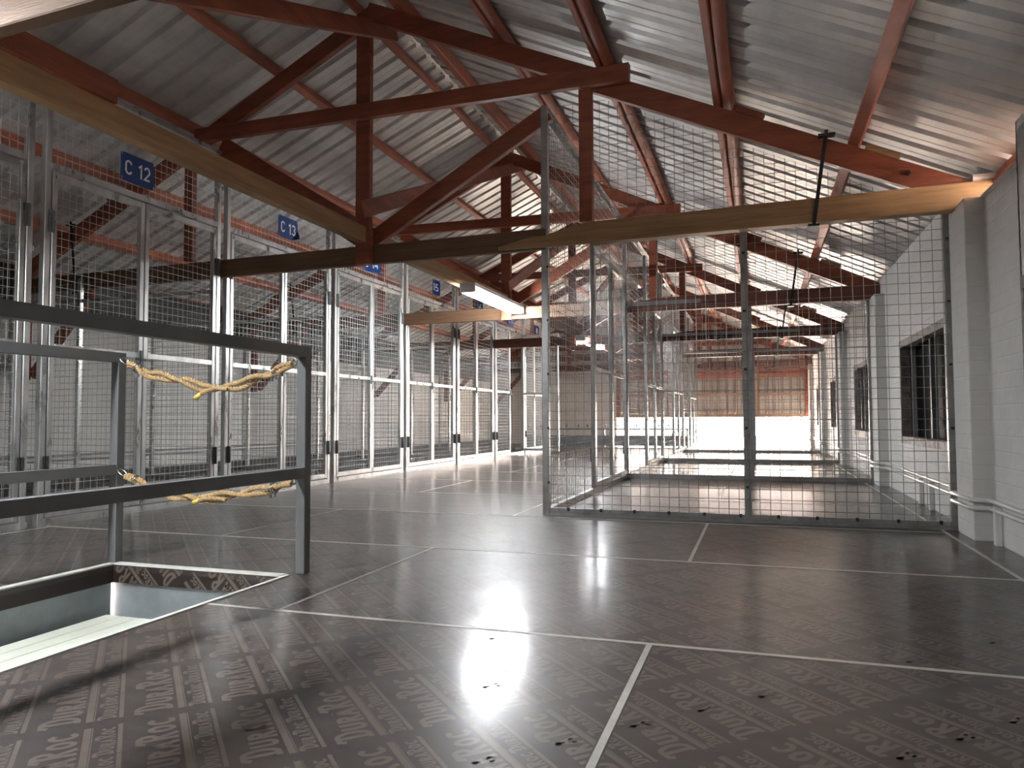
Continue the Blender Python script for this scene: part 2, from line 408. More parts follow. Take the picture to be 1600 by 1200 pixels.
# windows
for i, (a, c_) in enumerate(WIN):
    t = thing('window_%d' % (i+1), (XR_+.02, (a+c_)/2, WZ0), '%s barred dark window in the right wall' % ['nearest', 'second', 'third', 'fourth', 'farthest'][i], 'window', kind='structure')
    f = MB(); fw = .055
    f.box(XR_-.004, XR_+.07, a, c_, WZ0, WZ0+fw, .004); f.box(XR_-.004, XR_+.07, a, c_, WZ1-fw, WZ1, .004)
    f.box(XR_-.002, XR_+.07, a, a+.03, WZ0+fw, WZ1-fw); f.box(XR_-.002, XR_+.07, c_-.03, c_, WZ0+fw, WZ1-fw)
    f.build('window_frame', M['winframe'], t)
    MB().box(XR_+.12, XR_+.135, a, c_, WZ0, WZ1).build('pane', M['dark'], t)
    for k in (range(1, 5) if i != 1 else ()):
        y = a+.03+(c_-a-.06)*k/5
        MB().box(XR_+.035, XR_+.05, y-.008, y+.008, WZ0+fw, WZ1-fw).build('bar', M['bar'], t)
    MB().box(XR_+.06, XR_+.10, (a+c_)/2-.02, (a+c_)/2+.02, WZ0+fw, WZ1-fw).build('mullion', M['bar'], t)

# ------------------------------------------------------------------ roof
def roof(name, side, label):
    b = MB(); P = .2; y = Y_BACK-.3; ys = []
    while y < Y_END+.5:
        ys += [(y, 0), (y+.070, 0), (y+.074, .003), (y+.080, 0), (y+.135, 0), (y+.147, .034), (y+.188, .034)]; y += P
    x0 = XRDG+side*.022; x1 = XR_+.42 if side > 0 else XL_-.42
    xs = [x0+(x1-x0)*i/3 for i in range(4)]
    def zz(x): return (zr_right(x) if side > 0 else zr_left(x))+.090
    n = len(ys)
    for x in xs:
        for (yy, dz) in ys: b.v.append((x, yy, zz(x)+dz))
    for i in range(3):
        for j in range(n-1):
            a = i*n+j; q = (a, a+1, a+n+1, a+n); b.face(q if side < 0 else q[::-1])
    o = b.build(name, M['roof'], kind='structure'); return tag(o, label, 'ceiling')
roof('ceiling', 1, 'corrugated zinc roof slope falling to the right wall')
roof('ceiling', -1, 'corrugated zinc roof slope falling over the row of cages')
b = MB()
zc = 3.636+.090+.030
b.poly([(XRDG-.46, Y_BACK-.3, zc-.200), (XRDG, Y_BACK-.3, zc), (XRDG, Y_END+.5, zc), (XRDG-.46, Y_END+.5, zc-.200)])
b.poly([(XRDG, Y_BACK-.3, zc), (XRDG+.46, Y_BACK-.3, zc-.209), (XRDG+.46, Y_END+.5, zc-.209), (XRDG, Y_END+.5, zc)])
o = b.build('ceiling', M['roof'], kind='structure'); tag(o, 'folded zinc ridge capping along the roof peak', 'ceiling')

# purlins
def purlin(x, label, w_=.058, h_=.078, pole=False, mt=None):
    b = MB(); s = 1 if x > XRDG else -1; sl = .47 if s > 0 else -.45
    z = ztop(x)+h_/2+.004
    nrm = V((sl, 0, 1)).normalized()
    if pole and s > 0:
        off = nrm.cross(V((0, 1, 0))).normalized()
        b.beam(V((x-.030, Y_BACK-.2, z+.016)), V((x-.030, Y_END+.2, z+.016)), .045, .082, nrm, .005)
        x += .022; z -= .006
    if pole:
        pts = []; rr = []
        yy = Y_BACK-.2
        while yy < Y_END+.2:
            pts.append((x+random.uniform(-.006, .006), yy, z+random.uniform(-.003, .003))); rr.append(.037+random.uniform(-.003, .003)); yy += .35
        b.tube(pts, rr, 10)
    else: b.beam((x, Y_BACK-.2, z), (x, Y_END+.2, z), w_, h_, nrm, .006)
    o = b.build('roof_purlin', mt or M['red_purlin']); tag(o, label, 'purlin', 'red lengthwise purlins under the roof sheets')
nm = ['next to the ridge', 'second from the ridge', 'third from the ridge', 'fourth from the ridge', 'fifth from the ridge', 'lowest, above the wall head']
for i, x in enumerate([-2.34, -1.58, -.87, -.16, .55, 1.23]):
    purlin(x, 'red-painted purlin on the right roof slope, %s' % nm[i], pole=(i in (1, 2, 3)), w_=.10 if i == 0 else .066, h_=.078)
for i, x in enumerate([-2.74, -3.47, -4.25, -5.0, -5.75, -6.38]):
    purlin(x, 'red-painted purlin on the left roof slope, %s' % nm[i], pole=(i == 0), w_=.06)

# ------------------------------------------------------------------ trusses
def Yt(x): return 4.79-.056*(x+4)
NT = V((.056, 1, 0)).normalized()
def tp(x, z, off=0): return (x, Yt(x)+off, z)
def make_truss(label, tie_mats):
    t = thing('roof_truss', (XRDG, Yt(XRDG), 1.74), label, 'roof truss', 'timber roof trusses spanning the loft')
    th = .05
    def mem(name, a, b_, w_, mt, off=0, th_=th):
        m_ = MB().beam(tp(a[0], a[1], off), tp(b_[0], b_[1], off), w_, th_, NT, .004)
        return m_.build(name, mt, t)
    # tie beam in two lengths meeting in a tapered scarf
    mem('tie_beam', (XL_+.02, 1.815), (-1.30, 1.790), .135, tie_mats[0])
    b = MB()
    z0, z1 = 1.722, 1.855
    prof = lambda x, a, b2: [V(tp(x, a, -.056)), V(tp(x, b2, -.056)), V(tp(x, b2, -.027)), V(tp(x, a, -.027))]
    st = [(-1.62, 1.735, 1.752), (-1.40, 1.730, 1.800), (-1.28, 1.728, 1.800), (-1.26, 1.728, 1.812), (-1.0, 1.726, 1.860)]
    Z = V((0, 0, 0))
    for a, c_ in zip(st[:-1], st[1:]): b.prism(Z, Z, prof(*a), prof(*c_))
    b.prism(Z, Z, [V(tp(-1.0, 1.726, -.056)), V(tp(-1.0, 1.860, -.056)), V(tp(-1.0, 1.860, .025)), V(tp(-1.0, 1.726, .025))],
            [V(tp(1.06, 1.722, -.056)), V(tp(1.06, 1.862, -.056)), V(tp(1.06, 1.862, .025)), V(tp(1.06, 1.722, .025))])
    b.prism(Z, Z, [V(tp(1.06, 1.722, -.056)), V(tp(1.06, 1.862, -.056)), V(tp(1.06, 1.862, .025)), V(tp(1.06, 1.722, .025))],
            [V(tp(1.40, 1.80, -.056)), V(tp(1.40, 1.875, -.056)), V(tp(1.40, 1.875, .025)), V(tp(1.40, 1.80, .025))])
    b.build('tie_beam', tie_mats[1], t)
    R = M['red']
    c = .066/math.cos(math.atan(.46))
    mem('rafter', (-1.25, zr_right(-1.25)-c-.005), (1.36, zr_right(1.36)-c), .128, R, 0)
    mem('rafter', (XRDG, zr_right(XRDG)-c), (-.93, zr_right(-.93)-c), .125, R, -.052)
    mem('rafter', (XRDG, zr_left(XRDG)-c), (-6.62, zr_left(-6.62)-c), .128, R, 0)
    mem('king_post', (-2.655, 1.72), (-2.655, 3.52), .115, R, -.055)
    mem('collar_beam', (-4.17, 2.852), (-.72, 2.755), .108, R, -.105)
    mem('queen_post', (-1.01, 1.86), (-1.01, 2.71), .085, R, -.055)
    mem('queen_post', (-4.27, 1.88), (-4.27, 2.80), .085, R, -.055)
    mem('strut', (-2.70, 1.885), (-1.29, 2.648), .118, R, .05)
    mem('strut', (-2.66, 1.92), (-4.05, 2.80), .175, R, .05)
    # cleats behind the purlins
    for x in (-.16, .55, -5.0, -5.75):
        s = 1 if x > XRDG else -1; d = .17
        mem('cleat', (x+s*.05, ztop(x+s*.05)+.018), (x+s*(.05+d), ztop(x+s*(.05+d))+.018), .036, M['raw'] if x == .55 else R, 0, .045)
    # iron straps
    for xa, xb in ((.394, .316), (-5.60, -5.52)):
        b = MB().beam(tp(xa, ztop(xa)+.03, -.06), tp(xb, 1.70, -.06), .020, .008, NT)
        b.box(xa-.045, xa+.045, Yt(xa)-.07, Yt(xa)-.02, ztop(xa)-.005, ztop(xa)+.008)
        b.box(xb-.03, xb+.03, Yt(xb)-.07, Yt(xb)+.03, 1.700, 1.712)
        b.build('iron_strap', M['black'], t)
    # bolts in the rafter foot and the king post
    for x, z in ((.80, zr_right(.8)-.07), (-2.655, 1.93), (-2.655, 2.05)):
        b = MB(); p = V(tp(x, z, -.03 if x > 0 else -.085)); b.tube([p, p+V((0, -.014, 0))], .013, 6, smooth=False)
        b.build('bolt', M['black'], t)
    # wall post and knee brace inside the cages
    mem('wall_post', (XL_+.09, .98), (XL_+.09, 1.75), .10, R, 0)
    mem('knee_brace', (XL_+.13, 1.02), (-5.45, 1.74), .09, R, .052)
    return t
tn_ = ['just above the camera, mostly out of the frame', 'nearest one seen whole, with an unpainted tie beam', 'second one seen whole, lamp beside its king post',
       'third one seen whole', 'fourth one seen whole', 'last one, next to the far wall']
raw_truss = make_truss('timber roof truss, '+tn_[1], (M['raw_shaded'], M['raw']))
c = copy_tree(raw_truss); c.location.y -= 3.17; c['label'] = 'timber roof truss '+tn_[0]
M['tie_dark'] = mat('red_brown_tie', (0.15, 0.050, 0.030), 0.55, var=.3, scale=4, stretch=(.6, .6, 6), bump=.2, bscale=30)
t2 = make_truss('timber roof truss, '+tn_[2], (M['raw_shaded'], M['tie_dark'])); t2.location.y += 3.17
red_truss = make_truss('timber roof truss, '+tn_[3], (M['tie_dark'], M['tie_dark'])); red_truss.location.y += 6.30
for k in range(3, 5):
    c = copy_tree(red_truss); c.location.y = raw_truss.location.y+3.15*k-(.15 if k == 4 else 0); c['label'] = 'timber roof truss, '+tn_[k+1]

# binder under the ridge
b = MB().box(-2.69, -2.625, Y_BACK, 7.80, 1.872, 1.985, .004)
tag(b.build('binder_beam', M['raw']), 'unpainted pine binder running lengthwise over the near tie beams', 'beam')
b = MB().box(-2.69, -2.625, 7.82, Y_END-.05, 1.872, 1.985, .004)
tag(b.build('binder_beam', M['tie_dark']), 'red-brown binder running lengthwise over the farther tie beams', 'beam')
b = MB().box(-2.68, -2.605, -1.2, 2.46, 1.987, 2.09, .004)
tag(b.build('splice_timber', M['red']), 'short red timber lying on the unpainted binder at upper left', 'beam')
# ridge braces
bl = ['nearest one overhead', 'second, starting at the first king post', 'third one back', 'fourth one back']
for k in range(4):
    y1 = 4.98+3.16*k; y0 = y1-3.66
    b = MB().beam((XRDG+.045, y0, 2.06), (XRDG+.045, y1, 3.56), .05, .115, (0, 0, 1), .004)
    tag(b.build('ridge_brace', M['red']), 'red brace sloping up to the ridge, '+bl[k], 'brace', 'sloping braces between king posts and ridge')

# ------------------------------------------------------------------ fluorescent lamps
def lamp(y0, label):
    t = thing('batten_lamp', (-2.525, y0, 1.80), label, 'lamp', 'twin-tube batten lamps hung below the binder')
    MB().box(-2.605, -2.445, y0, y0+1.5, 1.835, 1.870, .010).build('housing', M['lampbody'], t)
    MB().box(-2.595, -2.455, y0+.025, y0+1.475, 1.785, 1.834, .022).build('diffuser', M['tube'], t)
    for yy in (y0+.0125, y0+1.4875):
        MB().box(-2.603, -2.447, yy-.0125, yy+.0125, 1.782, 1.834, .018).build('end_cap', M['lampbody'], t)
    return t
lamp(0.22, 'lit twin-tube lamp above the camera, out of the frame')
lamp(6.32, 'glowing white twin-tube lamp beside the second tie beam, nearest in view')
lamp(10.9, 'glowing white twin-tube lamp seen small through the cage mesh')

# ------------------------------------------------------------------ left cages
PW = 1.585; CY0 = 3.215       # unit pitch, first visible boundary
ZH = 2.12; ZT = 2.735
def ubeam(mb, y0, y1, z0, z1, x0=CX-.02, x1=CX+.02): mb.box(x0, x1, y0, y1, z0, z1, .003)
def make_cage(y0):
    y1 = y0+PW
    t = thing('storage_cage', (CX, y0+PW/2, 0), '', 'cage', 'wire mesh storage cages along the left side')
    g2 = .048
    a, c_ = y0+.012, y1-.012
    for yy in (a+.02+g2/2, c_-.02-g2/2):
        b = MB(); ubeam(b, yy-.02, yy+.02, 0.0, ZT); b.build('post', M['galv'], t)
    ya, yc = a+.04+g2/2, c_-.04-g2/2
    b = MB(); ubeam(b, ya, yc, 0, .04); b.build('bottom_rail', M['galv'], t)
    b = MB(); ubeam(b, ya, yc, ZH-.0, ZH+.04); b.build('header_rail', M['galv'], t)
    b = MB(); ubeam(b, ya, yc, ZT-.03, ZT); b.build('top_rail', M['galv'], t)
    b = MB(); wires(b, (CX, ya, ZH+.04), (0, 1, 0), (0, 0, 1), yc-ya, ZT-.03-ZH-.04, .052); b.build('overhead_mesh', M['wire'], t)
    ym = (ya+yc)/2
    for side, (d0, d1) in enumerate(((ya+.008, ym-.004), (ym+.004, yc-.008))):
        hinge = d0 if side == 0 else d1
        d = bpy.data.objects.new('door', None); COL.objects.link(d); d.parent = t; d.location = V((CX+.005, hinge, .05))-wloc(t)
        d.empty_display_size = .1
        x0, x1 = CX-.014, CX+.021
        fr = MB()
        fr.box(x0, x1, d0, d0+.035, .05, ZH-.012, .003); fr.box(x0, x1, d1-.035, d1, .05, ZH-.012, .003)
        fr.box(x0, x1, d0+.035, d1-.035, .05, .09, .003); fr.box(x0, x1, d0+.035, d1-.035, ZH-.052, ZH-.012, .003)
        fr.build('door_frame', M['galv'], d)
        MB().box(x0, x1, d0+.035, d1-.035, 1.04, 1.075, .003).build('middle_rail', M['galv'], d)
        b = MB(); wires(b, (CX, d0+.035, .09), (0, 1, 0), (0, 0, 1), d1-d0-.07, .95, .050); wires(b, (CX, d0+.035, 1.075), (0, 1, 0), (0, 0, 1), d1-d0-.07, ZH-.052-1.075, .050)
        b.build('door_mesh', M['wire'], d)
        for z in (.28, 1.74):
            hb = MB(); yy = d0-.006 if side == 0 else d1+.006
            hb.box(CX+.020, CX+.034, yy-.018, yy+.018, z, z+.13, .004); hb.tube([(CX+.034, yy, z), (CX+.034, yy, z+.13)], .008, 8)
            hb.build('hinge', M['black' if z < 1 else 'bar'], d)
        if side == 0:
            b = MB(); b.tube([(CX+.036, d1-.07, 1.03), (CX+.036, d1+.05, 1.03)], .007, 6); b.box(CX+.021, CX+.036, d1-.03, d1-.005, 1.0, 1.09, .002)
            b.build('bolt_latch', M['bar'], d)
    # partition at the near boundary
    b = MB(); yp = y0
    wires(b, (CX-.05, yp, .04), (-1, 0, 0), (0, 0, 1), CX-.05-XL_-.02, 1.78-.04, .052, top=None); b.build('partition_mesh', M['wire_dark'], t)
    for x in (-5.45, XL_+.10):
        MB().box(x-.018, x+.018, yp-.018, yp+.018, 0, 1.82 if x > -6 else 1.66, .003).build('partition_post', M['galv'], t)
    MB().box(XL_+.03, CX-.03, yp-.015, yp+.015, 1.615, 1.645, .003).build('partition_rail', M['galv'], t)
    MB().box(XL_+.03, CX-.03, yp-.015, yp+.015, 0.0, .03, .003).build('partition_rail', M['galv'], t)
    return t
cage0 = make_cage(CY0)
clab = {-1: 'cut off by the left edge of the photo', 0: 'under the C 12 sign', 1: 'under the C 13 sign', 2: 'under the C 14 sign', 3: 'under the folded C 15 sign',
        4: 'just past the near lamp', 5: 'with one door leaf standing open', 6: 'farthest of the row, beyond the open door leaf'}
cages = {}
for k in (0, -1, 1, 2, 3, 4, 5, 6):
    c = cage0 if k == 0 else copy_tree(cage0)
    c.location = V((CX, CY0+PW*(k+.5), 0)); c['label'] = 'galvanised mesh storage cage %s' % clab[k]; cages[k] = c
ep = thing('mesh_partition', (CX, CY0+PW*7, 0), 'mesh partition closing the far end of the row of storage cages', 'partition')
for ch in list(cage0.children):
    if ch.name.startswith('partition'):
        q = ch.copy(); COL.objects.link(q); q.parent = ep; q.location = V((0, PW/2, 0))-V((0, PW, 0))+V((0, PW, 0))
cages[6].scale.y = .8; cages[6].location.y = CY0+PW*6+.4*PW; ep.location.y = CY0+PW*6.8
far = [ch for ch in cages[5].children if ch.name.startswith('door')]
far.sort(key=lambda o: o.location.y); far[-1].rotation_euler = (0, 0, math.radians(82))

# number signs
def ribbon(P, t, ext=.0):
    P = [V(p) for p in P]; closed = (P[0]-P[-1]).length < 1e-5; K = len(P); L = []
    for i in range(K):
        d1 = (P[i]-P[i-1]).normalized() if i > 0 else ((P[0]-P[-2]).normalized() if closed else None)
        d2 = (P[i+1]-P[i]).normalized() if i < K-1 else ((P[1]-P[0]).normalized() if closed else None)
        d1 = d1 or d2; d2 = d2 or d1
        n1, n2 = V((-d1.y, d1.x)), V((-d2.y, d2.x)); n = (n1+n2)
        n = n.normalized() if n.length > .1 else n1
        L.append(n*(t*.5/max(.5, n.dot(n1))))
    return [[P[i]-L[i], P[i+1]-L[i+1], P[i+1]+L[i+1], P[i]+L[i]] for i in range(K-1)]
def arc2(cx, cy, rx, ry, a0, a1, n=8):
    return [(cx+rx*math.cos(math.radians(a0+(a1-a0)*i/n)), cy+ry*math.sin(math.radians(a0+(a1-a0)*i/n))) for i in range(n+1)]
DIG = {   # strokes in a cell 0.6 wide and 1 high
 'C': [arc2(.3, .70, .23, .23, 10, 180)+arc2(.3, .30, .23, .23, 180, 350)],
 '1': [[(.12, .74), (.34, .92), (.34, .0)]],
 '2': [arc2(.3, .68, .22, .25, 165, -35)+[(.08, .07), (.54, .07)]],
 '3': [arc2(.29, .71, .21, .22, 160, -80), arc2(.29, .28, .23, .22, 80, -160)],
 '4': [[(.36, .93), (.08, .28), (.56, .28)], [(.43, .55), (.43, .0)]],
 '5': [[(.50, .93), (.14, .93), (.10, .50)]+arc2(.29, .32, .22, .25, 110, -150)],
 '6': [[(.42, .95), (.12, .45)], arc2(.31, .29, .22, .23, 0, 360, 14)],
 '7': [[(.06, .93), (.52, .93), (.24, .0)]],
 '8': [arc2(.30, .72, .18, .20, 0, 360, 14), arc2(.30, .28, .22, .22, 0, 360, 14)]}
def glyph_quads(txt, H):
    adv = {' ': .32, '1': .56}; x = 0; out = []; xs = []
    for ch in txt:
        for st in DIG.get(ch, []):
            for q in ribbon([((x+a)*H, b*H) for a, b in st], H*.135): out.append((len(xs), [V((p.x, p.y-H/2)) for p in q]))
        xs.append(x); x += adv.get(ch, .72)
    w_ = (x-.12)*H
    return [(k, [V((p.x-w_/2, p.y)) for p in q]) for k, q in out]
def sign(num, yc, zc, bend=None, label=None):
    t = thing('number_sign', (CX+.036, yc, zc), label or 'blue plate reading C %d tied to the overhead mesh' % num, 'sign', 'blue cage number signs')
    W, H = .285, .190; th = .0025
    bend = bend or (lambda u, v: (u, v, 0))
    def P(u, v, d): 
        a, b_, c_ = bend(u, v); return (CX+.036+c_+d, yc+a, zc+b_)
    b = MB(); n = 12
    # rounded plate as a grid
    def shrink(v):   # rounded corners
        r = .015; e = H/2-abs(v)
        return 0 if e > r else r-math.sqrt(max(0, r*r-(r-e)**2))
    rows = [-H/2, -H/2+.003, -H/2+.008, -H/2+.015]+[-H/2+.015+(H-.03)*i/8 for i in range(1, 8)]+[H/2-.015, H/2-.008, H/2-.003, H/2]
    idx = {}
    for d, key in ((0, 0), (-th, 1)):
        for j, v in enumerate(rows):
            w_ = W/2-shrink(v)
            for i in range(n+1):
                idx[(key, i, j)] = len(b.v); b.v.append(P(-w_+2*w_*i/n, v, d))
    J = len(rows)-1
    for j in range(J):
        for i in range(n):
            b.face((idx[(0, i, j)], idx[(0, i+1, j)], idx[(0, i+1, j+1)], idx[(0, i, j+1)]))
            b.face((idx[(1, i, j+1)], idx[(1, i+1, j+1)], idx[(1, i+1, j)], idx[(1, i, j)]))
    for j in range(J):
        b.face((idx[(0, 0, j+1)], idx[(1, 0, j+1)], idx[(1, 0, j)], idx[(0, 0, j)])); b.face((idx[(0, n, j)], idx[(1, n, j)], idx[(1, n, j+1)], idx[(0, n, j+1)]))
    for i in range(n):
        b.face((idx[(0, i, 0)], idx[(1, i, 0)], idx[(1, i+1, 0)], idx[(0, i+1, 0)])); b.face((idx[(0, i+1, J)], idx[(1, i+1, J)], idx[(1, i, J)], idx[(0, i, J)]))
    b.build('plate', M['sign'], t)
    b = MB()
    for k, q in glyph_quads('C %d' % num, .098): b.poly([P(p.x, p.y, .0016+.00005*k) for p in q])
    b.build('lettering', M['signtext'], t)
    for u in (-W/2+.008, W/2-.008):
        for v in (-H/2+.01, H/2-.01):
            b = MB(); p = V(P(u, v, 0)); b.tube([p+V((.003, 0, -.012)), p+V((.004, 0, .012)), p+V((-.03, 0, .016))], .0015, 5); b.build('cable_tie', M['signtext'], t)
    return t
def fold13(u, v):
    k = max(0, (u-.105)+(-.035-v)*.8); return (u-.35*max(0, k), v+.25*max(0, k), 1.0*max(0, k)*.6)
def sag14(u, v): k = max(0, u+.04-v*.6); return (u-.15*k, v, .30*k)
def fold15(u, v): return (u*.74, v-.30*abs(u)*(1 if u < 0 else .6), .42*abs(u))
sign(12, 3.917, 2.305, label='blue plate reading C 12, nearest and largest of the signs')
sign(13, 5.615, 2.325, fold13, label='blue plate reading C 13 with its lower right corner curled')
sign(14, 7.10, 2.30, sag14, label='blue plate reading C 14, half hidden by the near tie beam')
sign(15, 8.72, 2.33, fold15, label='crumpled blue plate reading C 15, folded inwards')
sign(16, 10.3, 2.30, fold15, label='blue plate reading C 16, behind the glowing lamp')
sign(17, 11.92, 2.28, label='blue plate reading C 17, small beside the lamp')
sign(18, 13.3, 2.28, fold15, label='blue plate reading C 18, farthest one seen left of the mesh divider')

# ------------------------------------------------------------------ right-hand cages
MX = -1.31; RX = 1.01; BY0 = 4.66; BP = 3.07; ZM = 2.68; ZC = 1.826
def make_pen(first):
    t = thing('mesh_enclosure', (MX, BY0, 0), '', 'enclosure', 'mesh enclosures between the aisle and the right wall')
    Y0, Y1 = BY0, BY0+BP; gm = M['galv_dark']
    def rp(n, *a): MB().box(*a, .003).build(n, gm, t)
    # front
    rp('post', MX-.022, MX+.022, Y0-.022, Y0+.022, 0, ZM)
    rp('post', -.088, -.048, Y0-.020, Y0+.020, .045, 1.77 if first else ZC)
    rp('post', RX-.020, RX+.020, Y0-.020, Y0+.020, 0, ZC)
    rp('bottom_rail', MX+.022, RX-.02, Y0-.022, Y0+.022, 0, .045)
    if first: rp('top_rail', MX+.022, RX-.02, Y0-.018, Y0+.018, 1.77, 1.805)
    else: rp('top_rail', MX+.022, RX-.02, Y0-.020, Y0+.020, ZC-.04, ZC)
    b = MB()
    if first: wires(b, (MX+.022, Y0-.024, .02), (1, 0, 0), (0, 0, 1), RX+.02-MX, ZM-.04, .0585, top=lambda u: min(ZM-.04, 2.40-.47*(MX+.022+u)-.16-.02))
    else: wires(b, (MX+.022, Y0-.024, .02), (1, 0, 0), (0, 0, 1), RX-MX-.02, ZC-.04, .0585)
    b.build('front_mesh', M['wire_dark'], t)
    if first:
        for k in range(11):
            x = MX+.15+k*.21; MB().box(x-.008, x+.008, Y0-.030, Y0-.020, .03, .05).build('wire_clip', M['black'], t)
        for z in (.2, .55, .9, 1.25, 1.6):
            MB().box(-.078, -.062, Y0-.028, Y0-.020, z, z+.014).build('wire_clip', M['black'], t)
            MB().box(MX+.014, MX+.026, Y0-.028, Y0-.022, z, z+.014).build('wire_clip', M['black'], t)
            MB().box(RX-.008, RX+.008, Y0-.026, Y0-.020, z, z+.014).build('wire_clip', M['black'], t)
    # side along the aisle: fixed mesh then a pair of doors
    rp('bottom_rail', MX-.02, MX+.02, Y0+.022, Y1-.022, 0, .04)
    b = MB(); b.box(MX-.025, MX-.020, Y0+.022, Y1-.022, ZM-.045, ZM, 0); b.box(MX-.025, MX+.018, Y0+.022, Y1-.022, ZM-.004, ZM, 0)
    b.build('slotted_angle', gm, t)
    yd = Y0+1.46
    rp('post', MX-.018, MX+.018, yd-.02, yd+.02, .04, ZM-.05)
    rp('header_rail', MX-.018, MX+.018, yd+.02, Y1-.022, 2.08, 2.12)
    b = MB(); wires(b, (MX-.022, Y0+.02, .02), (0, 1, 0), (0, 0, 1), 1.44, ZM-.04, .0585); wires(b, (MX-.022, yd, 2.12), (0, 1, 0), (0, 0, 1), Y1-yd, ZM-2.14, .0585)
    b.build('side_mesh', M['wire_dark'], t)
    ym = (yd+.02+Y1-.022)/2
    for side, (d0, d1) in enumerate(((yd+.028, ym-.004), (ym+.004, Y1-.030))):
        d = bpy.data.objects.new('door', None); COL.objects.link(d); d.parent = t; d.location = V((MX, d0 if side == 0 else d1, .05))-wloc(t); d.empty_display_size = .1
        fr = MB(); x0, x1 = MX-.016, MX+.016
        fr.box(x0, x1, d0, d0+.033, .05, 2.07, .003); fr.box(x0, x1, d1-.033, d1, .05, 2.07, .003)
        fr.box(x0, x1, d0+.033, d1-.033, .05, .085, .003); fr.box(x0, x1, d0+.033, d1-.033, 2.035, 2.07, .003)
        fr.build('door_frame', gm, d)
        MB().box(x0, x1, d0+.033, d1-.033, 1.02, 1.052, .003).build('middle_rail', gm, d)
        b = MB(); wires(b, (MX-.018, d0+.033, .085), (0, 1, 0), (0, 0, 1), d1-d0-.066, 1.95, .0585); b.build('door_mesh', M['wire_dark'], d)
        for z in (.25, 1.75): MB().box(MX-.034, MX-.016, (d0 if side == 0 else d1)-.016, (d0 if side == 0 else d1)+.016, z, z+.12, .004).build('hinge', M['black'], d)
    return t
plab = ['nearest mesh enclosure with tall mesh rising to the rafters', 'second mesh enclosure behind the nearest one', 'third mesh enclosure towards the far end', 'farthest mesh enclosure before the bright opening']
p1 = make_pen(True); p1['label'] = plab[0]
p2 = make_pen(False); p2['label'] = plab[1]; p2.location.y += BP
for k in (2, 3):
    c = copy_tree(p2); c.location.y = BY0+BP*k; c['label'] = plab[k]

# ------------------------------------------------------------------ stair guard rails
def guard(xc, label, top, y_end, mt):
    t = thing('guard_rail', (xc, y_end, 0), label, 'railing', 'grey square-tube guard rails round the stair opening')
    s = .042
    MB().box(xc-s/2, xc+s/2, y_end-s/2, y_end+s/2, 0.004, top-s, .002).build('post', mt, t)
    MB().box(xc-s/2, xc+s/2, HY0+.1, HY0+.1+s, 0.004, top-s, .002).build('post', mt, t)
    MB().box(xc-s/2, xc+s/2, HY0-.4, y_end+s/2, top-s, top, .002).build('top_rail', mt, t)
    MB().box(xc-s/2, xc+s/2, HY0+.1+s, y_end-s/2, .384, .384+s, .002).build('middle_rail', mt, t)
    return t
guard(-1.752, 'grey square-tube guard rail on the near side of the stair opening', .914, 2.60, M['rail'])
guard(-2.665, 'grey square-tube guard rail on the far side of the stair opening', .914, 2.55, M['rail'])

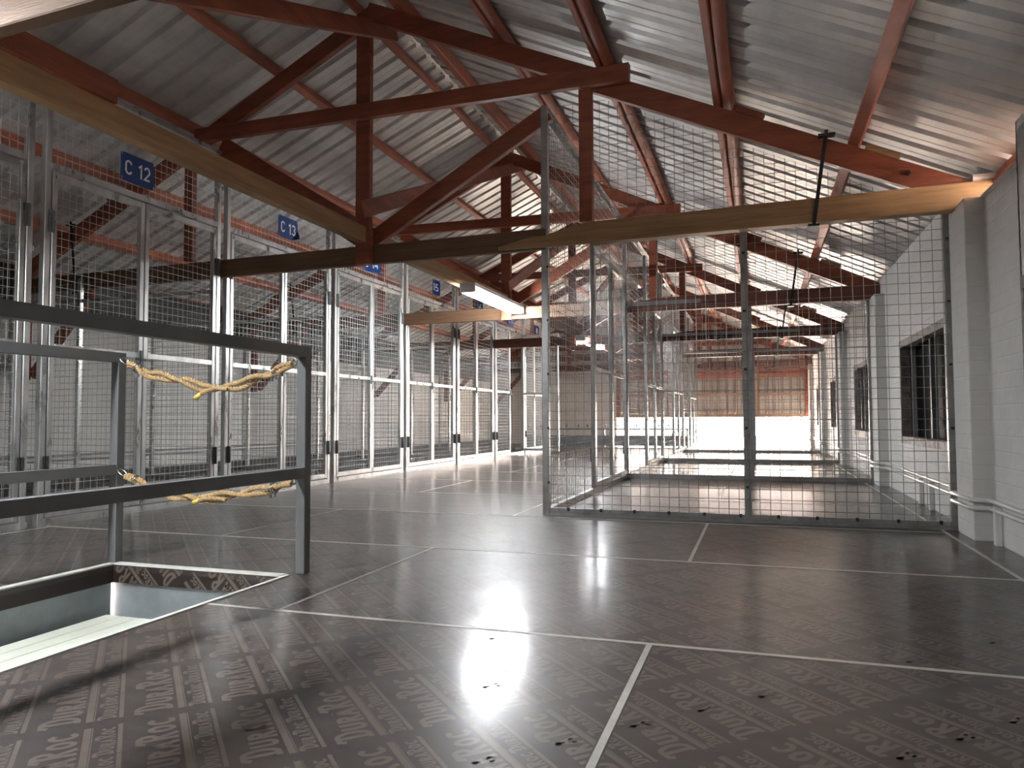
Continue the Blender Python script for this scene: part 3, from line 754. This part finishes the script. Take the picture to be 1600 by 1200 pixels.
# ------------------------------------------------------------------ rope gates
def rope_gate(label, zs, z_tail, twist0):
    xa, xb = -2.60, -1.79; ya = 2.535; yb = 2.575
    t = thing('rope', ((xa+xb)/2, 2.55, zs[2]), label, 'rope', 'sisal ropes closing the end of the stair opening')
    def ctr(s):   # piecewise smooth
        n = len(zs)-1; f = s*n; i = min(int(f), n-1); q = f-i; q = q*q*(3-2*q)
        return V((xa+(xb-xa)*s, ya+(yb-ya)*s, zs[i]*(1-q)+zs[i+1]*q))
    def strandset(mb, path, R, pitch=.045):
        L = 0; ds = [0]
        for a, b_ in zip(path[:-1], path[1:]): L += (b_-a).length; ds.append(L)
        for k in range(3):
            pts = []
            for i, p in enumerate(path):
                d = (path[min(i+1, len(path)-1)]-path[max(i-1, 0)]).normalized(); a = d.cross(V((0, 1, 0))).normalized(); b_ = d.cross(a)
                th = 2*math.pi*(ds[i]/pitch+k/3); pts.append(p+a*math.cos(th)*R*.52+b_*math.sin(th)*R*.52)
            mb.tube(pts, R*.56, 6)
    N = 150
    for ph in (0, math.pi):
        path = []
        for i in range(N+1):
            s = i/N; c_ = ctr(s); d = (ctr(min(1, s+.01))-ctr(max(0, s-.01))).normalized(); a = d.cross(V((0, 1, 0))).normalized(); b_ = d.cross(a)
            th = ph+twist0+s*13; rr = .0118*min(1, 6*s+.35, 6*(1-s)+.35)*1.1
            path.append(c_+a*math.cos(th)*rr*1.05+b_*math.sin(th)*rr)
        mb = MB(); strandset(mb, path, .0108); mb.build('rope_strand', M['rope'], t)
    # loose tail with taped end
    c0 = ctr(.57)+V((0, -.018, 0)); tail = [c0+V((.06-.155*q, -.006*math.sin(q*3), -.010-z_tail*q*q+.010*math.sin(q*3.1))) for q in [i/30 for i in range(31)]]
    mb = MB(); strandset(mb, tail[:-4], .0085); mb.build('rope_tail', M['rope'], t)
    MB().tube([tail[-6], tail[-3], tail[-1]+(tail[-1]-tail[-3])*.8], .0098, 10).build('tape_end', M['tape'], t)
    # snap hook on the left, loop round the post on the right
    a = V((-2.640, 2.53, zs[0]+.030)); b_ = ctr(0)+V((.012, 0, -.002)); dd = (b_-a); L = dd.length; dd.normalize(); nn = dd.cross(V((0, 1, 0))).normalized()
    ring = [a+dd*(L*.5+L*.5*math.cos(q))+nn*.011*math.sin(q) for q in [2*math.pi*i/20 for i in range(20)]]
    MB().tube(ring, .0028, 6, closed=True).build('snap_hook', M['chrome'], t)
    ring = [V((-1.783, 2.575, zs[-1]+.010))+V((0.010*math.cos(q), 0.004, .014*math.sin(q))) for q in [2*math.pi*i/14 for i in range(14)]]
    MB().tube(ring, .0028, 6, closed=True).build('snap_hook', M['chrome'], t)
    for s in (.065, .90):
        c_ = ctr(s); d = (ctr(s+.01)-ctr(s-.01)).normalized(); a = d.cross(V((0, 1, 0))).normalized(); b_ = d.cross(a)
        for dx in (-.004, .006):
            ring = [c_+d*dx+a*.021*math.cos(q)+b_*.021*math.sin(q) for q in [2*math.pi*i/16 for i in range(16)]]
            MB().tube(ring, .003, 6, closed=True).build('wire_clamp', M['chrome'], t)
        k = MB(); 
        for dx in (-.010, .010): p = c_+d*dx+V((0, -.008, -.022)); k.tube([p, p+V((0, 0, -.014))], .006, 6, smooth=False)
        k.build('clamp_nut', M['bar'], t)
    return t
rope_gate('upper twisted sisal rope between the two guard rail posts', [.862, .812, .790, .752, .757, .800, .842], .030, .4)
rope_gate('lower twisted sisal rope behind the middle guard rail', [.378, .330, .300, .292, .312, .330, .362], .012, 2.0)

# ------------------------------------------------------------------ inside the stair opening
b = MB()
b.box(HX0-.02, HX0, HY0, HY1, -.075, -.022); b.box(HX0, HX1, HY1, HY1+.02, -.075, -.022)
b.cur = 1
def pl(q, l): return (q.x, HY1-.0006-l, q.y)
print_rect(b, HX0+.004, HX1-.004, -.074, -.003, 1.60, -1.30, pl)
o = b.build('edge_board', [M['edgeply'], M['print']]); tag(o, 'dark printed plywood strip lining the upper edge of the stair opening', 'board')
def ibeam(name, label, axis, fixed, a0, a1, z0, z1, side):
    b = MB()
    def bx(f0, f1, za, zb):
        if axis == 'x': b.box(a0, a1, min(f0, f1), max(f0, f1), za, zb, .001)
        else: b.box(min(f0, f1), max(f0, f1), a0, a1, za, zb, .001)
    bx(fixed, fixed+side*.008, z0+.008, z1-.008); bx(fixed-side*.045, fixed+side*.05, z0, z0+.008); bx(fixed-side*.0, fixed+side*.05, z1-.008, z1)
    tag(b.build(name, M['steel_beam']), label, 'steel beam', 'steel beams framing the stair opening')
ibeam('steel_beam', 'blue-grey steel channel below the far end of the stair opening', 'x', HY1+.012, HX0-.05, HX1+.25, -.26, -.076, 1)
ibeam('steel_beam', 'blue-grey steel channel below the left side of the stair opening', 'y', HX0-.012, HY0-.1, HY1+.0, -.26, -.076, -1)
b = MB()
for k in range(7): b.box(HX0+.03+k*.085, HX0+.03+k*.085+.081, HY0+.1, HY1-.06, -.215, -.195, .003)
b.box(HX0+.03, HX0+.03+.6, HY0+.1, HY1-.06, -.225, -.214)
tag(b.build('stair_panel', M['cream']), 'cream ribbed panel lying just below the floor opening', 'panel')
b = MB()
b.box(HX0-.3, HX0-.28, HY0-.3, HY1+.35, -2.4, -.27); b.box(HX1+.28, HX1+.3, HY0-.3, HY1+.35, -2.4, -.03); b.box(HX0-.3, HX1+.3, HY1+.33, HY1+.35, -2.4, -.27); b.box(HX0-.3, HX1+.3, HY0-.3, HY0-.28, -2.4, -.03)
b.box(HX0-.3, HX1+.3, HY0-.3, HY1+.35, -2.42, -2.4)
tag(b.build('stair_shaft', M['white'], kind='structure'), 'shaft below the stair opening', 'shaft')

# ------------------------------------------------------------------ pipes on the walls
def pipe_path(z, x):
    pts = [(x, -.5, z)]
    for k in range(-1, 5):
        y = 4.29+3.10*k; xp = x-.085
        if y < -.3: continue
        pts += [(x, y-.05, z), (x-.02, y-.03, z), (xp+.02, y-.028, z), (xp, y-.01, z), (xp, y+.325, z), (xp+.015, y+.335, z), (x-.015, y+.337, z), (x, y+.345, z)]
    pts.append((x, Y_END-.3, z)); return pts
for z, dx, lb in ((.205, .022, 'upper'), (.165, .02, 'lower')):
    b = MB().tube(pipe_path(z, XR_-dx), .0125, 8)
    tag(b.build('conduit_pipe', M['white']), '%s white-painted pipe running along the foot of the right wall' % lb, 'pipe', 'white pipes on the right wall')
for y, lb in ((4.16, 'just this side of the nearest pier'), (5.62, 'below the second window, nearer one'), (5.95, 'below the second window, farther one')):
    b = MB().box(XR_-.03, XR_-.001, y-.022, y+.022, 0, .185, .003)
    tag(b.build('cable_duct', M['white']), 'short white vertical duct under the pipes, '+lb, 'duct', 'short white ducts on the right wall')
for z, lb in ((.30, 'upper'), (.255, 'lower')):
    b = MB().tube([(XL_+.03, Y_BACK+.1, z), (XL_+.03, Y_END-.1, z)], .014, 8)
    tag(b.build('conduit_pipe', M['white']), '%s white pipe along the wall behind the cages' % lb, 'pipe', 'white pipes on the left wall')

# ------------------------------------------------------------------ far end
def corr_panel(mb, x0, x1, y, zfun0, zfun1, P=.17):
    x = x0; pr = []
    while x < x1: pr += [(x, 0), (x+.11, 0), (x+.125, .03), (x+.155, .03)]; x += P
    pr = [p for p in pr if p[0] <= x1]+[(x1, 0)]
    for (a, da), (c_, dc) in zip(pr[:-1], pr[1:]):
        mb.poly([(a, y+da, zfun0(a)), (c_, y+dc, zfun0(c_)), (c_, y+dc, zfun1(c_)), (a, y+da, zfun1(a))])
t = thing('gable_cladding', (-1.0, Y_END+.05, .64), 'corrugated metal gable sheeting with timber rails above the bright opening', 'cladding')
b = MB(); corr_panel(b, -3.20, XR_+.3, Y_END+.06, lambda x: .645, lambda x: ztop(x)+.10); corr_panel(b, XL_-.3, -3.20, Y_END+.06, lambda x: 1.70, lambda x: ztop(x)+.10)
b.build('sheeting', M['clad'], t)
for z, h_, mt in ((.665, .075, 'raw_far'), (1.145, .06, 'raw_far'), (1.56, .09, 'red_purlin'), (1.68, .07, 'red_purlin'), (2.3, .08, 'red')):
    x1 = XR_-.01 if z < 1.9 else .3
    MB().box(-3.2 if z < 1.9 else -5.2, x1, Y_END-.02, Y_END+.045, z-h_/2, z+h_/2, .004).build('girt', M[mt], t)
for x, mt in ((-.03, 'raw_far'), (1.02, 'red'), (-1.7, 'red'), (-3.15, 'red')):
    MB().box(x-.04, x+.04, Y_END-.07, Y_END-.022, .63, ztop(x)-.15, .004).build('stud', M[mt], t)
b = MB().box(-12, 8, Y_END+.15, 40, -.25, -.02)
tag(b.build('terrace', M['terrace'], kind='structure'), 'pale sunlit ground outside the far opening', 'ground')
# railing with finials by the far stair
t = thing('finial_railing', (-3.2, 16.0, 0), 'low grey railing with pointed finials in front of the far opening', 'railing')
MB().box(-5.0, -1.42, 15.98, 16.0, .02, .245, .003).build('kick_panel', M['steel_beam'], t)
MB().box(-5.0, -1.42, 15.975, 16.005, .375, .395, .003).build('top_rail', M['rail'], t)
for x in (-5.0, -4.1, -3.2, -2.3, -1.44):
    MB().box(x, x+.025, 15.972, 16.008, 0, .40, .002).build('post', M['rail'], t)
k = 0; x = -4.9
while x < -1.5:
    b = MB(); b.tube([(x, 15.99, .395), (x, 15.99, .425), (x, 15.99, .44), (x, 15.99, .465), (x, 15.99, .48), (x, 15.99, .52)], [.006, .006, .018, .022, .008, .001], 6)
    b.build('finial', M['rail'], t); x += .20 if k % 4 else .27; k += 1
# railing outside
t = thing('terrace_railing', (-1.0, 21.0, -.02), 'thin railing outside beyond the bright opening', 'railing')
MB().box(-6, 4, 20.98, 21.02, .50, .53).build('top_rail', M['rail_light'], t)
for i in range(11): MB().box(-6+i, -5.97+i, 20.98, 21.02, -.02, .50).build('post', M['rail_light'], t)
print('scene built', len(bpy.data.objects))
